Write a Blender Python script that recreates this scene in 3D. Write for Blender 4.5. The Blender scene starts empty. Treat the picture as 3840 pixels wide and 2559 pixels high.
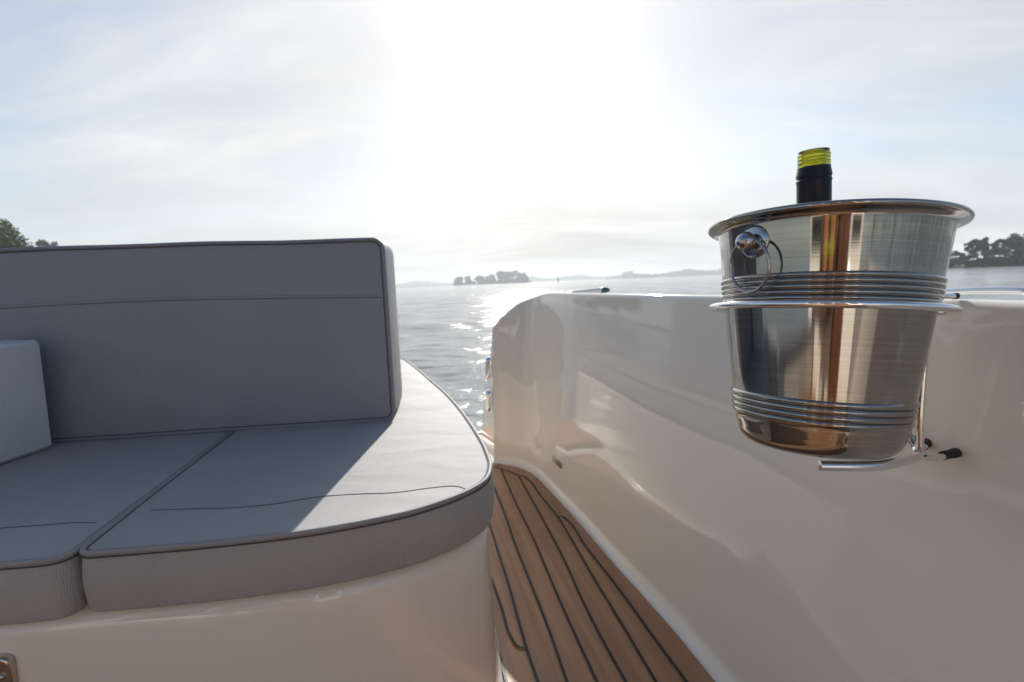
import bpy, bmesh, math, random
import numpy as np
from mathutils import Vector, Matrix, noise

random.seed(7)
rng = np.random.default_rng(11)
S = bpy.context.scene
COL = S.collection
CZ = 1.10                       # eye height above the water; boat coordinates below are written relative to it
R = math.radians

# ------------------------------------------------------------------ materials
def mat(name):
    m = bpy.data.materials.new(name); m.use_nodes = True
    nt = m.node_tree
    return m, nt, nt.nodes['Principled BSDF']

def lk(nt, a, b): nt.links.new(a, b)

def simple(name, col, rough=.5, metal=0., **kw):
    m, nt, b = mat(name)
    b.inputs['Base Color'].default_value = (*col, 1)
    b.inputs['Roughness'].default_value = rough
    b.inputs['Metallic'].default_value = metal
    for k, v in kw.items(): b.inputs[k].default_value = v
    return m

def node(nt, t, **kw):
    n = nt.nodes.new(t)
    for k, v in kw.items():
        if k in n.inputs.keys() if hasattr(n.inputs, 'keys') else False: n.inputs[k].default_value = v
        else: setattr(n, k, v)
    return n

def noise_tex(nt, vec, scale, detail=4., rough=.5, dist=0.):
    n = nt.nodes.new('ShaderNodeTexNoise')
    n.inputs['Scale'].default_value = scale; n.inputs['Detail'].default_value = detail
    n.inputs['Roughness'].default_value = rough; n.inputs['Distortion'].default_value = dist
    if vec is not None: lk(nt, vec, n.inputs['Vector'])
    return n

def ramp(nt, fac, stops):
    r = nt.nodes.new('ShaderNodeValToRGB')
    e = r.color_ramp.elements
    while len(e) < len(stops): e.new(.5)
    for i, (p, c) in enumerate(stops):
        e[i].position = p; e[i].color = (*c, 1) if len(c) == 3 else c
    lk(nt, fac, r.inputs['Fac'])
    return r

def mapping(nt, vec, scale=(1, 1, 1), rot=(0, 0, 0)):
    m = nt.nodes.new('ShaderNodeMapping')
    m.inputs['Scale'].default_value = scale; m.inputs['Rotation'].default_value = rot
    lk(nt, vec, m.inputs['Vector'])
    return m.outputs['Vector']

def coords(nt): return nt.nodes.new('ShaderNodeTexCoord')

def math_n(nt, op, a, b=None, c=None):
    m = nt.nodes.new('ShaderNodeMath'); m.operation = op
    for i, v in enumerate((a, b, c)):
        if v is None: continue
        if isinstance(v, (int, float)): m.inputs[i].default_value = v
        else: lk(nt, v, m.inputs[i])
    return m.outputs[0]

def bump(nt, b, height, strength, dist, prev=None):
    n = nt.nodes.new('ShaderNodeBump')
    n.inputs['Strength'].default_value = strength; n.inputs['Distance'].default_value = dist
    lk(nt, height, n.inputs['Height'])
    if prev is not None: lk(nt, prev, n.inputs['Normal'])
    lk(nt, n.outputs['Normal'], b.inputs['Normal'])
    return n.outputs['Normal']

def gelcoat(name, col, rough=.045):
    m, nt, b = mat(name)
    tc = coords(nt)
    n1 = noise_tex(nt, tc.outputs['Object'], 2.2, 2)
    c = ramp(nt, n1.outputs['Fac'], [(.3, tuple(x*.97 for x in col)), (.7, col)])
    lk(nt, c.outputs['Color'], b.inputs['Base Color'])
    b.inputs['IOR'].default_value = 1.52
    b.inputs['Coat Weight'].default_value = .35; b.inputs['Coat Roughness'].default_value = .025
    n2 = noise_tex(nt, tc.outputs['Object'], 60, 3)
    rr = nt.nodes.new('ShaderNodeMapRange')
    rr.inputs['To Min'].default_value = rough*.75; rr.inputs['To Max'].default_value = rough*1.4
    lk(nt, n2.outputs['Fac'], rr.inputs['Value']); lk(nt, rr.outputs['Result'], b.inputs['Roughness'])
    n3 = noise_tex(nt, tc.outputs['Object'], 9, 2)
    p = bump(nt, b, n3.outputs['Fac'], .02, .01)
    n4 = noise_tex(nt, tc.outputs['Object'], 34, 2)
    bump(nt, b, n4.outputs['Fac'], .03, .003, p)
    return m

def fabric(name, col, pitch=.0022, spec=.35, rough=.62, bstr=.35):
    m, nt, b = mat(name)
    tc = coords(nt)
    n1 = noise_tex(nt, tc.outputs['Object'], 5, 3)
    n1b = noise_tex(nt, tc.outputs['Object'], 260, 2)
    mx = nt.nodes.new('ShaderNodeMix'); mx.data_type = 'FLOAT'
    mx.inputs[0].default_value = .45
    lk(nt, n1.outputs['Fac'], mx.inputs[2]); lk(nt, n1b.outputs['Fac'], mx.inputs[3])
    c = ramp(nt, mx.outputs[0], [(.3, tuple(x*.90 for x in col)), (.7, tuple(x*1.06 for x in col))])
    lk(nt, c.outputs['Color'], b.inputs['Base Color'])
    b.inputs['Roughness'].default_value = rough
    b.inputs['Specular IOR Level'].default_value = spec
    sep = nt.nodes.new('ShaderNodeSeparateXYZ'); lk(nt, tc.outputs['Object'], sep.inputs[0])
    k = 2*math.pi/pitch
    sx = math_n(nt, 'SINE', math_n(nt, 'MULTIPLY', sep.outputs['X'], k))
    sy = math_n(nt, 'SINE', math_n(nt, 'MULTIPLY', sep.outputs['Y'], k))
    sz = math_n(nt, 'SINE', math_n(nt, 'MULTIPLY', sep.outputs['Z'], k))
    w = math_n(nt, 'ADD', math_n(nt, 'ADD', sx, sy), sz)
    p = bump(nt, b, w, bstr, .0003)
    n2 = noise_tex(nt, mapping(nt, tc.outputs['Object'], (1, 1.6, 1)), 6, 2, .4, .3)
    bump(nt, b, n2.outputs['Fac'], .22, .03, p)
    return m

M = {}
M['gel'] = gelcoat('ivory_gelcoat', (.85, .783, .68))
M['gel_white'] = gelcoat('white_gelcoat', (.78, .76, .72))
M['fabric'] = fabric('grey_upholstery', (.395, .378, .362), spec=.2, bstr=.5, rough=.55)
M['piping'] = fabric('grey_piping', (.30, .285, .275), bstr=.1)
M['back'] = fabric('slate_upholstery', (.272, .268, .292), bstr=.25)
M['backpipe'] = fabric('slate_piping', (.235, .23, .26), bstr=.1)
M['pillow'] = fabric('pale_upholstery', (.62, .62, .62), bstr=.12)
M['thread_shade'] = simple('dark_thread_and_shade', (.07, .065, .07), .8)  # stitching thread, and the dark lines painted as shadow gaps along the piping
M['chrome'] = simple('polished_steel', (.78, .78, .79), .045, 1.)
M['darkchrome'] = simple('worn_chrome', (.55, .50, .44), .14, 1.)
M['handle'] = simple('reflection_dimmed_chrome', (.40, .40, .42), .06, 1.)  # chrome with its dark reflections put into the base colour
M['rubber'] = simple('black_rubber', (.012, .012, .013), .6)
M['capsule'] = simple('black_foil', (.006, .008, .018), .36, 0., **{'Specular IOR Level': .3})
M['caulk'] = simple('black_caulking', (.012, .012, .012), .55)

# brushed steel
m, nt, b = mat('brushed_steel')
tc = coords(nt)
b.inputs['Metallic'].default_value = 1
nz = noise_tex(nt, mapping(nt, tc.outputs['Object'], (6, 6, 900)), 1., 3)
cr = ramp(nt, nz.outputs['Fac'], [(.3, (.315, .30, .28)), (.7, (.40, .38, .355))])
lk(nt, cr.outputs['Color'], b.inputs['Base Color'])
b.inputs['Roughness'].default_value = .075
b.inputs['Anisotropic'].default_value = .7
b.inputs['Anisotropic Rotation'].default_value = .25
tn = nt.nodes.new('ShaderNodeTangent'); tn.direction_type = 'RADIAL'; tn.axis = 'Z'
lk(nt, tn.outputs['Tangent'], b.inputs['Tangent'])
bump(nt, b, nz.outputs['Fac'], .028, .0004)
M['brushed'] = m

# teak
m, nt, b = mat('teak')
tc = coords(nt)
v = mapping(nt, tc.outputs['Object'], (1, 1, 1), (0, 0, R(-12)))
g1 = noise_tex(nt, mapping(nt, v, (60, 2.2, 1)), 1., 6, .6, .4)
g2 = noise_tex(nt, tc.outputs['Object'], 3.5, 3)
c1 = ramp(nt, g1.outputs['Fac'], [(.25, (.31, .165, .086)), (.55, (.41, .228, .122)), (.8, (.50, .29, .16))])
c2 = ramp(nt, g2.outputs['Fac'], [(.3, (.82, .80, .78)), (.7, (1.06, 1.05, 1.04))])
mx = nt.nodes.new('ShaderNodeMixRGB'); mx.blend_type = 'MULTIPLY'; mx.inputs[0].default_value = 1
lk(nt, c1.outputs['Color'], mx.inputs[1]); lk(nt, c2.outputs['Color'], mx.inputs[2])
sp = noise_tex(nt, tc.outputs['Object'], 130, 1)
spk = ramp(nt, sp.outputs['Fac'], [(.755, (1, 1, 1)), (.78, (.35, .3, .28))])
mx2 = nt.nodes.new('ShaderNodeMixRGB'); mx2.blend_type = 'MULTIPLY'; mx2.inputs[0].default_value = 1
lk(nt, mx.outputs['Color'], mx2.inputs[1]); lk(nt, spk.outputs['Color'], mx2.inputs[2])
sp_ = nt.nodes.new('ShaderNodeSeparateXYZ'); lk(nt, tc.outputs['Object'], sp_.inputs[0])
pk = math_n(nt, 'FLOOR', math_n(nt, 'DIVIDE', math_n(nt, 'MULTIPLY_ADD', sp_.outputs['Y'], .2116, sp_.outputs['X']), .0475))
wn = nt.nodes.new('ShaderNodeTexWhiteNoise'); wn.noise_dimensions = '1D'; lk(nt, pk, wn.inputs['W'])
pr_ = ramp(nt, wn.outputs['Value'], [(0, (.86, .84, .82)), (1, (1.12, 1.10, 1.06))])
mx3 = nt.nodes.new('ShaderNodeMixRGB'); mx3.blend_type = 'MULTIPLY'; mx3.inputs[0].default_value = 1
lk(nt, mx2.outputs['Color'], mx3.inputs[1]); lk(nt, pr_.outputs['Color'], mx3.inputs[2])
lk(nt, mx3.outputs['Color'], b.inputs['Base Color'])
b.inputs['Roughness'].default_value = .42
bump(nt, b, g1.outputs['Fac'], .15, .0006)
M['teak'] = m

# bottle glass
m, nt, b = mat('green_glass')
b.inputs['Base Color'].default_value = (.58, .57, .06, 1)
b.inputs['Transmission Weight'].default_value = 1
b.inputs['Roughness'].default_value = .01
b.inputs['IOR'].default_value = 1.5
M['glass'] = m

def leaf_mat(name, a, c):
    m, nt, b = mat(name)
    tc = coords(nt)
    n = noise_tex(nt, tc.outputs['Object'], .45, 3)
    r_ = ramp(nt, n.outputs['Fac'], [(.3, a), (.7, c)])
    lk(nt, r_.outputs['Color'], b.inputs['Base Color'])
    b.inputs['Roughness'].default_value = .6
    b.inputs['Specular IOR Level'].default_value = .2
    tr = nt.nodes.new('ShaderNodeBsdfTranslucent'); ms = nt.nodes.new('ShaderNodeMixShader'); ms.inputs[0].default_value = .3
    lk(nt, r_.outputs['Color'], tr.inputs['Color']); lk(nt, b.outputs[0], ms.inputs[1]); lk(nt, tr.outputs[0], ms.inputs[2])
    lk(nt, ms.outputs[0], nt.nodes['Material Output'].inputs['Surface'])
    return m
M['leaf'] = leaf_mat('leaves', (.020, .050, .012), (.055, .10, .020))
M['leaf_dark'] = leaf_mat('dark_leaves', (.028, .058, .040), (.055, .095, .058))
M['bark'] = simple('bark', (.06, .048, .038), .9)
M['bank'] = leaf_mat('grassy_bank', (.05, .09, .03), (.09, .13, .05))

# water
m, nt, b = mat('lake_water')
tc = coords(nt)
b.inputs['Base Color'].default_value = (.22, .235, .235, 1)
b.inputs['IOR'].default_value = 1.33
b.inputs['Roughness'].default_value = .10
w1 = noise_tex(nt, mapping(nt, tc.outputs['Object'], (1.0, 2.2, 1)), 1.7, 4, .55, .3)
w2 = noise_tex(nt, mapping(nt, tc.outputs['Object'], (1.0, 1.7, 1), (0, 0, R(14))), 8., 3, .5, .2)
p = bump(nt, b, w1.outputs['Fac'], .45, .11)
bump(nt, b, w2.outputs['Fac'], .7, .013, p)
M['water'] = m

# ------------------------------------------------------------------ mesh helpers
def link(name, verts, faces, material, parent=None, smooth=True, sharp=None, label=None):
    me = bpy.data.meshes.new(name)
    o0 = Vector((0, 0, 0))
    if parent is not None:
        q = parent
        while q is not None: o0 += q.location; q = q.parent
    me.from_pydata([Vector(v) - o0 for v in verts], [], faces)
    bm = bmesh.new(); bm.from_mesh(me)
    bmesh.ops.recalc_face_normals(bm, faces=bm.faces)
    bm.to_mesh(me); bm.free()
    if smooth:
        for p in me.polygons: p.use_smooth = True
        if sharp: me.set_sharp_from_angle(angle=R(sharp))
    me.materials.append(material)
    o = bpy.data.objects.new(name, me); COL.objects.link(o)
    if parent is not None: o.parent = parent
    if label: o['label'] = label
    return o

def thing(name, label, cat, loc=(0, 0, 0), group=None):
    o = bpy.data.objects.new(name, None); COL.objects.link(o)
    o.location = loc; o['label'] = label; o['category'] = cat
    o.empty_display_size = .1
    if group: o['group'] = group
    return o

def tag(o, label, cat, group=None):
    o['label'] = label; o['category'] = cat
    if group: o['group'] = group
    return o

def P(x, y, z): return Vector((x, y, z + CZ))

def catmull(pts, n=8, closed=False):
    pts = [np.array(p, float) for p in pts]
    N = len(pts); out = []
    rng_ = range(N if closed else N - 1)
    for i in rng_:
        p1, p2 = pts[i], pts[(i+1) % N]
        p0 = pts[i-1] if (closed or i > 0) else 2*p1 - p2
        p3 = pts[(i+2) % N] if (closed or i+2 < N) else 2*p2 - p1
        # centripetal-ish tangents
        d0 = max(np.linalg.norm(p1-p0), 1e-6); d1 = max(np.linalg.norm(p2-p1), 1e-6); d2 = max(np.linalg.norm(p3-p2), 1e-6)
        m1 = ((p1-p0)/d0*d1 + (p2-p1)/d1*d0)/(d0+d1)*d1
        m2 = ((p2-p1)/d1*d2 + (p3-p2)/d2*d1)/(d1+d2)*d1
        for k in range(n):
            t = k/n
            h00 = 2*t**3-3*t*t+1; h10 = t**3-2*t*t+t; h01 = -2*t**3+3*t*t; h11 = t**3-t*t
            out.append(h00*p1+h10*m1+h01*p2+h11*m2)
    if not closed: out.append(pts[-1])
    return out

def fillet(poly, radii, seg=6):
    """poly: list of 2D points; radii: {index: r}. Rounds those corners."""
    out = []; N = len(poly)
    for i, p in enumerate(poly):
        r = radii.get(i, 0)
        p = np.array(p, float)
        if r <= 0: out.append(p); continue
        a = np.array(poly[i-1], float) - p; c = np.array(poly[(i+1) % N], float) - p
        a /= np.linalg.norm(a); c /= np.linalg.norm(c)
        ang = math.acos(np.clip(a@c, -1, 1)); d = r/math.tan(ang/2)
        ctr = p + (a+c)/np.linalg.norm(a+c)*r/math.sin(ang/2)
        s = p+a*d-ctr; e = p+c*d-ctr
        a0 = math.atan2(s[1], s[0]); a1 = math.atan2(e[1], e[0])
        da = (a1-a0+math.pi) % (2*math.pi) - math.pi
        for k in range(seg+1):
            t = a0+da*k/seg
            out.append(ctr+r*np.array([math.cos(t), math.sin(t)]))
    return out

def ccw(poly):
    a = sum(poly[i-1][0]*poly[i][1]-poly[i][0]*poly[i-1][1] for i in range(len(poly)))
    return poly if a > 0 else poly[::-1]

def inset(poly, d):
    N = len(poly); out = []
    for i in range(N):
        t = np.array(poly[(i+1) % N]) - np.array(poly[i-1]); l = np.linalg.norm(t)
        n = np.array([-t[1], t[0]])/max(l, 1e-9)
        out.append(np.array(poly[i]) + n*d)
    return out

def pad(poly, profile, xf=None, cap0=True):
    """loft of insets (d, z) of a ccw outline; ends capped. returns verts, faces"""
    poly = ccw(poly); N = len(poly)
    V, F = [], []
    for d, z in profile:
        for q in inset(poly, d): V.append((q[0], q[1], z))
    for k in range(len(profile)-1):
        for i in range(N):
            j = (i+1) % N
            F.append((k*N+i, k*N+j, (k+1)*N+j, (k+1)*N+i))
    F.append(tuple(range(N))[::-1]); F.append(tuple((len(profile)-1)*N+i for i in range(N)))
    if xf: V = [xf(v) for v in V]
    return V, F

def arc_profile(z0, z1, r, rb=.008, bulge=.0, rr=None):
    rr = rr or r
    pr = [(rb+.012, z0), (rb, z0)]
    for k in range(1, 5): t = k/4*math.pi/2; pr.append((rb*(1-math.sin(t)), z0+rb*(1-math.cos(t))))
    zm0, zm1 = z0+rb, z1-r
    for k in range(1, 6):
        t = k/6; pr.append((-bulge*math.sin(math.pi*t), zm0+(zm1-zm0)*t))
    for k in range(0, 7): t = k/6*math.pi/2; pr.append((rr*(1-math.cos(t)), z1-r+r*math.sin(t)))
    pr.append((rr+.001, z1)); pr.append((rr+.003, z1))
    return pr

def tube(path, r, seg=10, closed=False, cap=True, radii=None):
    pts = [Vector(p) for p in path]; N = len(pts); V, F = [], []
    up = None
    for i, p in enumerate(pts):
        if closed: t = pts[(i+1) % N]-pts[i-1]
        else: t = pts[min(i+1, N-1)]-pts[max(i-1, 0)]
        t.normalize()
        if up is None:
            up = Vector((0, 0, 1)) if abs(t.z) < .9 else Vector((1, 0, 0))
        up = (up - t*up.dot(t)).normalized(); s = t.cross(up)
        rr = radii[i] if radii else r
        for k in range(seg):
            a = 2*math.pi*k/seg
            V.append(p+up*math.cos(a)*rr+s*math.sin(a)*rr)
    for i in range(N if closed else N-1):
        for k in range(seg):
            l = (k+1) % seg; j = (i+1) % N
            F.append((i*seg+k, i*seg+l, j*seg+l, j*seg+k))
    if not closed and cap:
        F.append(tuple(range(seg))[::-1]); F.append(tuple((N-1)*seg+k for k in range(seg)))
    return V, F

def lathe(prof, seg=96, close=False):
    V, F = [], []
    for r, z in prof:
        for k in range(seg):
            a = 2*math.pi*k/seg; V.append((r*math.cos(a), r*math.sin(a), z))
    n = len(prof)
    for i in range(n if close else n-1):
        for k in range(seg):
            l = (k+1) % seg; j = (i+1) % n
            F.append((i*seg+k, i*seg+l, j*seg+l, j*seg+k))
    return V, F

def join(*ms):
    V, F = [], []
    for v, f in ms:
        o = len(V); V += list(v); F += [tuple(i+o for i in q) for q in f]
    return V, F

def smooth_path(pts, n=8): return [Vector(p) for p in catmull(pts, n)]

def ribbon(pts, w, z):
    """flat strip of width w along a 2D path"""
    pts = [np.array(p, float) for p in pts]; V, F = [], []
    for i, p in enumerate(pts):
        t = pts[min(i+1, len(pts)-1)]-pts[max(i-1, 0)]; t /= np.linalg.norm(t); n = np.array([-t[1], t[0]])
        V.append(P(*(p+n*w/2), z)); V.append(P(*(p-n*w/2), z))
    for i in range(len(pts)-1): F.append((2*i, 2*i+1, 2*i+3, 2*i+2))
    return V, F

# ------------------------------------------------------------------ boat
DZ = -.70                        # deck surface, relative to eye
boat = thing('motor_boat', 'ivory white motor boat with teak deck, curved high gunwale and moulded seat base', 'boat', P(0, 0, -1.1))

# knots: base point, top point, top height, top width, base width
K = [
 ((-.097, 1.945), (-.074, 1.945), -.172, .030, .335),
 ((-.070, 1.936), (-.050, 1.945), -.140, .038, .335),
 ((-.046, 1.922), (-.028, 1.944), -.121, .045, .335),
 ((-.020, 1.906), (.007, 1.942), -.093, .060, .335),
 ((.012, 1.880), (.036, 1.940), -.075, .085, .335),
 ((.038, 1.845), (.060, 1.935), -.064, .110, .335),
 ((.052, 1.820), (.078, 1.924), -.057, .13, .34),
 ((.068, 1.783), (.095, 1.900), -.050, .15, .345),
 ((.083, 1.735), (.113, 1.855), -.042, .18, .35),
 ((.099, 1.681), (.140, 1.760), -.038, .21, .35),
 ((.130, 1.570), (.170, 1.650), -.038, .25, .36),
 ((.172, 1.424), (.224, 1.470), -.038, .26, .36),
 ((.234, 1.182), (.304, 1.215), -.038, .26, .36),
 ((.273, 1.044), (.359, 1.045), -.038, .26, .36),
 ((.303, .930), (.405, .900), -.038, .26, .36),
 ((.329, .812), (.442, .765), -.038, .26, .36),
 ((.360, .670), (.472, .668), -.038, .26, .36),
 ((.390, .540), (.4945, .588), -.038, .26, .36),
 ((.4045, .470), (.503, .556), -.038, .26, .36),
 ((.4085, .430), (.5095, .512), -.038, .26, .36),
 ((.415, .340), (.522, .40), -.038, .26, .36),
 ((.430, .150), (.545, .20), -.038, .26, .36),
 ((.450, -.2), (.565, -.2), -.038, .26, .36),
 ((.450, -.8), (.565, -.8), -.038, .26, .36),
 ((.390, -1.5), (.505, -1.5), -.03, .26, .36),
 ((.200, -2.2), (.310, -2.2), -.01, .24, .34),
 ((-.25, -2.75), (-.17, -2.83), .01, .2, .3),
]
KA = catmull([(*b_, *t_, z_, w_, v_) for b_, t_, z_, w_, v_ in K], 6)
def frames():
    out = []
    for i, k in enumerate(KA):
        a, c = KA[max(i-1, 0)], KA[min(i+1, len(KA)-1)]
        db = c[:2]-a[:2]; dt = c[2:4]-a[2:4]
        nb = np.array([-db[1], db[0]])/np.linalg.norm(db); ntp = np.array([-dt[1], dt[0]])/np.linalg.norm(dt)
        out.append((k, nb, ntp))
    return out
FR = frames()
RF, RT = .028, .011
rows = []
for iu, (k, nb, ntp) in enumerate(FR):
    B, T, zt, w, w2 = k[:2], k[2:4], k[4], k[5], k[6]
    row = []
    for q in range(0, 8):
        t = q/7*math.pi/2
        row.append((*(B+nb*RF*math.sin(t)), DZ-.004+RF*(1-math.cos(t))))
    Bf = B+nb*RF; z0 = DZ-.004+RF; z1 = zt-RT
    for q in range(1, 11):
        s = q/11; row.append((*(Bf+(T-Bf)*s), z0+(z1-z0)*s))
    for q in range(0, 7):
        t = q/6*math.pi/2
        row.append((*(T+ntp*RT*(1-math.cos(t))), z1+RT*math.sin(t)))
    for s in (.1, .5, .9):
        row.append((*(T+ntp*(RT+(w-RT)*s)), zt-.25*w*s))
    To = T+ntp*w; ro = min(.012, w*.3)
    for q in range(0, 5):
        t = q/4*math.pi/2
        row.append((*(To-ntp*ro*(1-math.sin(t))), zt-.25*w-ro*(1-math.cos(t))))
    sb_ = min(1., iu/48.); sb_ = sb_*sb_*(3-2*sb_)
    Bo = B+np.array([-.066, .335])*(1-sb_)+nb*w2*sb_
    for s in (.33, .66, 1.):
        row.append((*(To+(Bo-To)*s), (zt-.25*w-ro)+(DZ-.004-(zt-.25*w-ro))*s))
    row.append((*Bo, -1.3))
    rows.append(row)
n = len(rows[0]); V = [P(*p) for r_ in rows for p in r_]; F = []
for i in range(len(rows)-1):
    for j in range(n-1): F.append((i*n+j, i*n+j+1, (i+1)*n+j+1, (i+1)*n+j))
F.append(tuple(range(n-1)))                       # jamb face at the gap
gun = link('gunwale', V, F, M['gel'], boat, sharp=48)

# hull slab under the deck
right = [(*(k[:2]+nb*.10),) for k, nb, _ in FR[::3]]
slab = [(-.20, 2.42)] + [(-.165, 2.275)] + [tuple(x) for x in right if True] + [(-.9, -2.9), (-1.9, -2.2), (-1.95, 0), (-1.8, 1.6), (-1.6, 2.42)]
V, F = pad(slab, [(.02, -1.3), (0, -1.2), (0, DZ-.03), (.003, DZ-.012), (.012, DZ-.004), (.016, DZ-.004)])
link('hull', [P(*v) for v in V], F, M['gel_white'], boat, sharp=60)

# low port side coaming behind the seat
V, F = tube([P(-1.62, 2.3, -.42), P(-1.80, 1.6, -.42), P(-1.92, 0, -.42), P(-1.85, -2.2, -.42), P(-.9, -2.85, -.40)], .09, 14)
link('port_coaming', V, F, M['gel'], boat)
V, F = pad(fillet([(-1.60, 2.3), (-1.88, 0), (-1.82, -2.2), (-.9, -2.85), (-.95, -2.95), (-1.95, -2.25), (-2.02, 0), (-1.72, 2.3)], {}), [(0, -1.2), (0, -.42), (.002, -.42)])
link('port_side', [P(*v) for v in V], F, M['gel'], boat, sharp=40)

# teak deck
edge = [(-.097, 1.945), (-.046, 1.922), (.002, 1.887), (.042, 1.839), (.068, 1.783), (.099, 1.681), (.172, 1.424), (.234, 1.182), (.273, 1.044), (.303, .93), (.329, .812), (.360, .670), (.390, .540), (.415, .34), (.43, .15), (.45, -.2), (.45, -.8), (.39, -1.5), (.2, -2.2)]
edge = [tuple(e) for e in catmull([np.array(e) for e in edge], 5)]
lf = [(-1.55, -2.2), (-1.72, 0), (-1.6, .8), (-1.0, .79), (-.033, .83), (-.051, .915), (-.268, 1.95), (-.20, 1.955)]
poly = edge + lf
deck_V = [P(x, y, DZ) for x, y in poly]
deck = link('teak_deck', deck_V, [tuple(range(len(poly)))], M['teak'], boat, smooth=False)
def ext(p, q, d):
    p, q = np.array(p), np.array(q); t = (q-p)/np.linalg.norm(q-p); return tuple(q+t*d)
LN = {
 'A': [(-.088, 1.734), (-.036, 1.452), (-.017, 1.331), (.02, 1.131), (.052, .958), (.073, .825)],
 'B': [(-.06, 1.866), (-.01, 1.579), (.04, 1.318), (.083, 1.051), (.102, .946), (.125, .822)],
 'C': [(.006, 1.789), (.055, 1.528), (.115, 1.184), (.132, 1.053), (.152, .934), (.175, .82)],
 'D': [(.006, 1.795), (.023, 1.792), (.034, 1.770), (.075, 1.615), (.116, 1.459), (.141, 1.319), (.174, 1.115), (.196, .997), (.227, .817)],
 'E': [(.116, 1.459), (.130, 1.460), (.139, 1.442), (.173, 1.283), (.223, 1.076), (.251, .941), (.279, .815)],
 'F': [(-.089, 1.441), (-.055, 1.254), (-.031, 1.128), (-.011, 1.004), (.005, .91), (.022, .827)],
}
parts = []
for kx, l in LN.items():
    l = l + [ext(l[-2], l[-1], .5), ext(l[-2], l[-1], 1.2)]
    if kx in 'AF': l = [ext(l[1], l[0], .25)] + l
    parts.append(ribbon(catmull(l, 7), .0055, DZ+.002))
parts.append(ribbon(catmull([(-.105, 1.32), (-.068, 1.134), (-.044, 1.032), (-.022, .935), (-.013, .917), (-.003, .911), (.004, .911)], 7), .0055, DZ+.003))
parts.append(ribbon(catmull([(-.2, 1.92), (-.092, 1.894), (-.06, 1.874), (-.022, 1.835), (.006, 1.795)], 6), .0055, DZ+.0035))
parts.append(ribbon([(-.083, 1.893), (-.062, 1.926)], .005, DZ+.003))
parts.append(ribbon([(-.10, 1.15), (-.051, .915), (-.033, .83), (.01, .63), (.09, .25)], .005, DZ+.0025))
link('caulking', *join(*parts), M['caulk'], deck, smooth=False)

# swim platform aft of the gap
V, F = pad(fillet([(-.19, 2.40), (-.19, 2.03), (-1.5, 2.10), (-1.5, 2.43)], {0: .04, 3: .04}), [(0, DZ-.2), (0, DZ+.004), (.01, DZ+.012), (.015, DZ+.012)])
link('swim_platform', [P(*v) for v in V], F, M['teak'], boat, sharp=40)

# hinge plates on the jamb
def plate(ctr, ux, uy, w, h, r, t, rnd=.35):
    ux = Vector(ux).normalized(); uy = Vector(uy).normalized(); nn = ux.cross(uy).normalized()
    o = fillet([(-w/2, -h/2), (w/2, -h/2), (w/2, h/2), (-w/2, h/2)], {i: r for i in range(4)}, 6)
    e = t*rnd
    pr = [(0, -.004), (0, t-e)] + [(e*(1-math.cos(q/4*math.pi/2)), t-e+e*math.sin(q/4*math.pi/2)) for q in range(1, 5)]
    return pad(o, pr, lambda v: Vector(ctr)+ux*v[0]+uy*v[1]+nn*v[2])
for z in (-.327, -.459):
    s = (-.172-z)/.53
    x = -.087-.022*s
    V, F = plate(P(x, 1.985, z), (.06, -1, 0), (0.06, 0, 1), .042, .088, .018, .016, .8)
    link('hinge', V, F, M['chrome'], gun, sharp=50)
# courtesy light on the inside of the gunwale
V, F = plate(P(.1385, 1.67, -.604), (.235, -.97, 0), (.06, 0, 1), .105, .020, .009, -.012, .5)
V, F = plate(P(.1375, 1.67, -.604), (-.235, .97, 0), (.06, 0, 1), .105, .021, .009, .014, .5)
lt = link('courtesy_light', V, F, M['darkchrome'], gun, sharp=50)

# grab rail outside the gunwale and a pale boom end further aft
rp = [P(.518, .86, -.115), P(.520, .855, -.070), P(.524, .840, -.049), P(.534, .805, -.0375), P(.563, .708, -.0358), P(.583, .625, -.0318), P(.588, .604, -.0318), P(.592, .586, -.0340), P(.595, .574, -.050), P(.597, .568, -.068), P(.597, .566, -.11)]
V, F = tube(smooth_path(rp, 8), .0043, 12)
link('grab_rail', V, F, M['chrome'], boat)
# ------------------------------------------------------------------ seat base and cushions
ST = -.32; TH = .083
right_front = [(-.565, .6165), (-.50, .6215), (-.444, .6265), (-.36, .638), (-.287, .652), (-.215, .675), (-.151, .704), (-.110, .734), (-.075, .770), (-.053, .807), (-.045, .866), (-.055, .949), (-.092, 1.116), (-.173, 1.408), (-.296, 1.763), (-.40, 2.05), (-.504, 2.300), (-.56, 2.39), (-.66, 2.44), (-.80, 2.46)]
rc = [tuple(p) for p in catmull(right_front, 6)]
def near_end(l, d): return [l[0]]+[p for p in l[1:-1] if min(math.dist(p, l[0]), math.dist(p, l[-1])) > d]+[l[-1]]
rc = near_end(rc, .05)
seam_r = [(-.86, 2.44), (-.765, 1.60), (-.657, 1.142), (-.600, .804)]
poly_r = rc + seam_r
cR = ccw(poly_r)
poly_r = fillet(poly_r, {0: .022, len(rc): .03}, 7)
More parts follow.
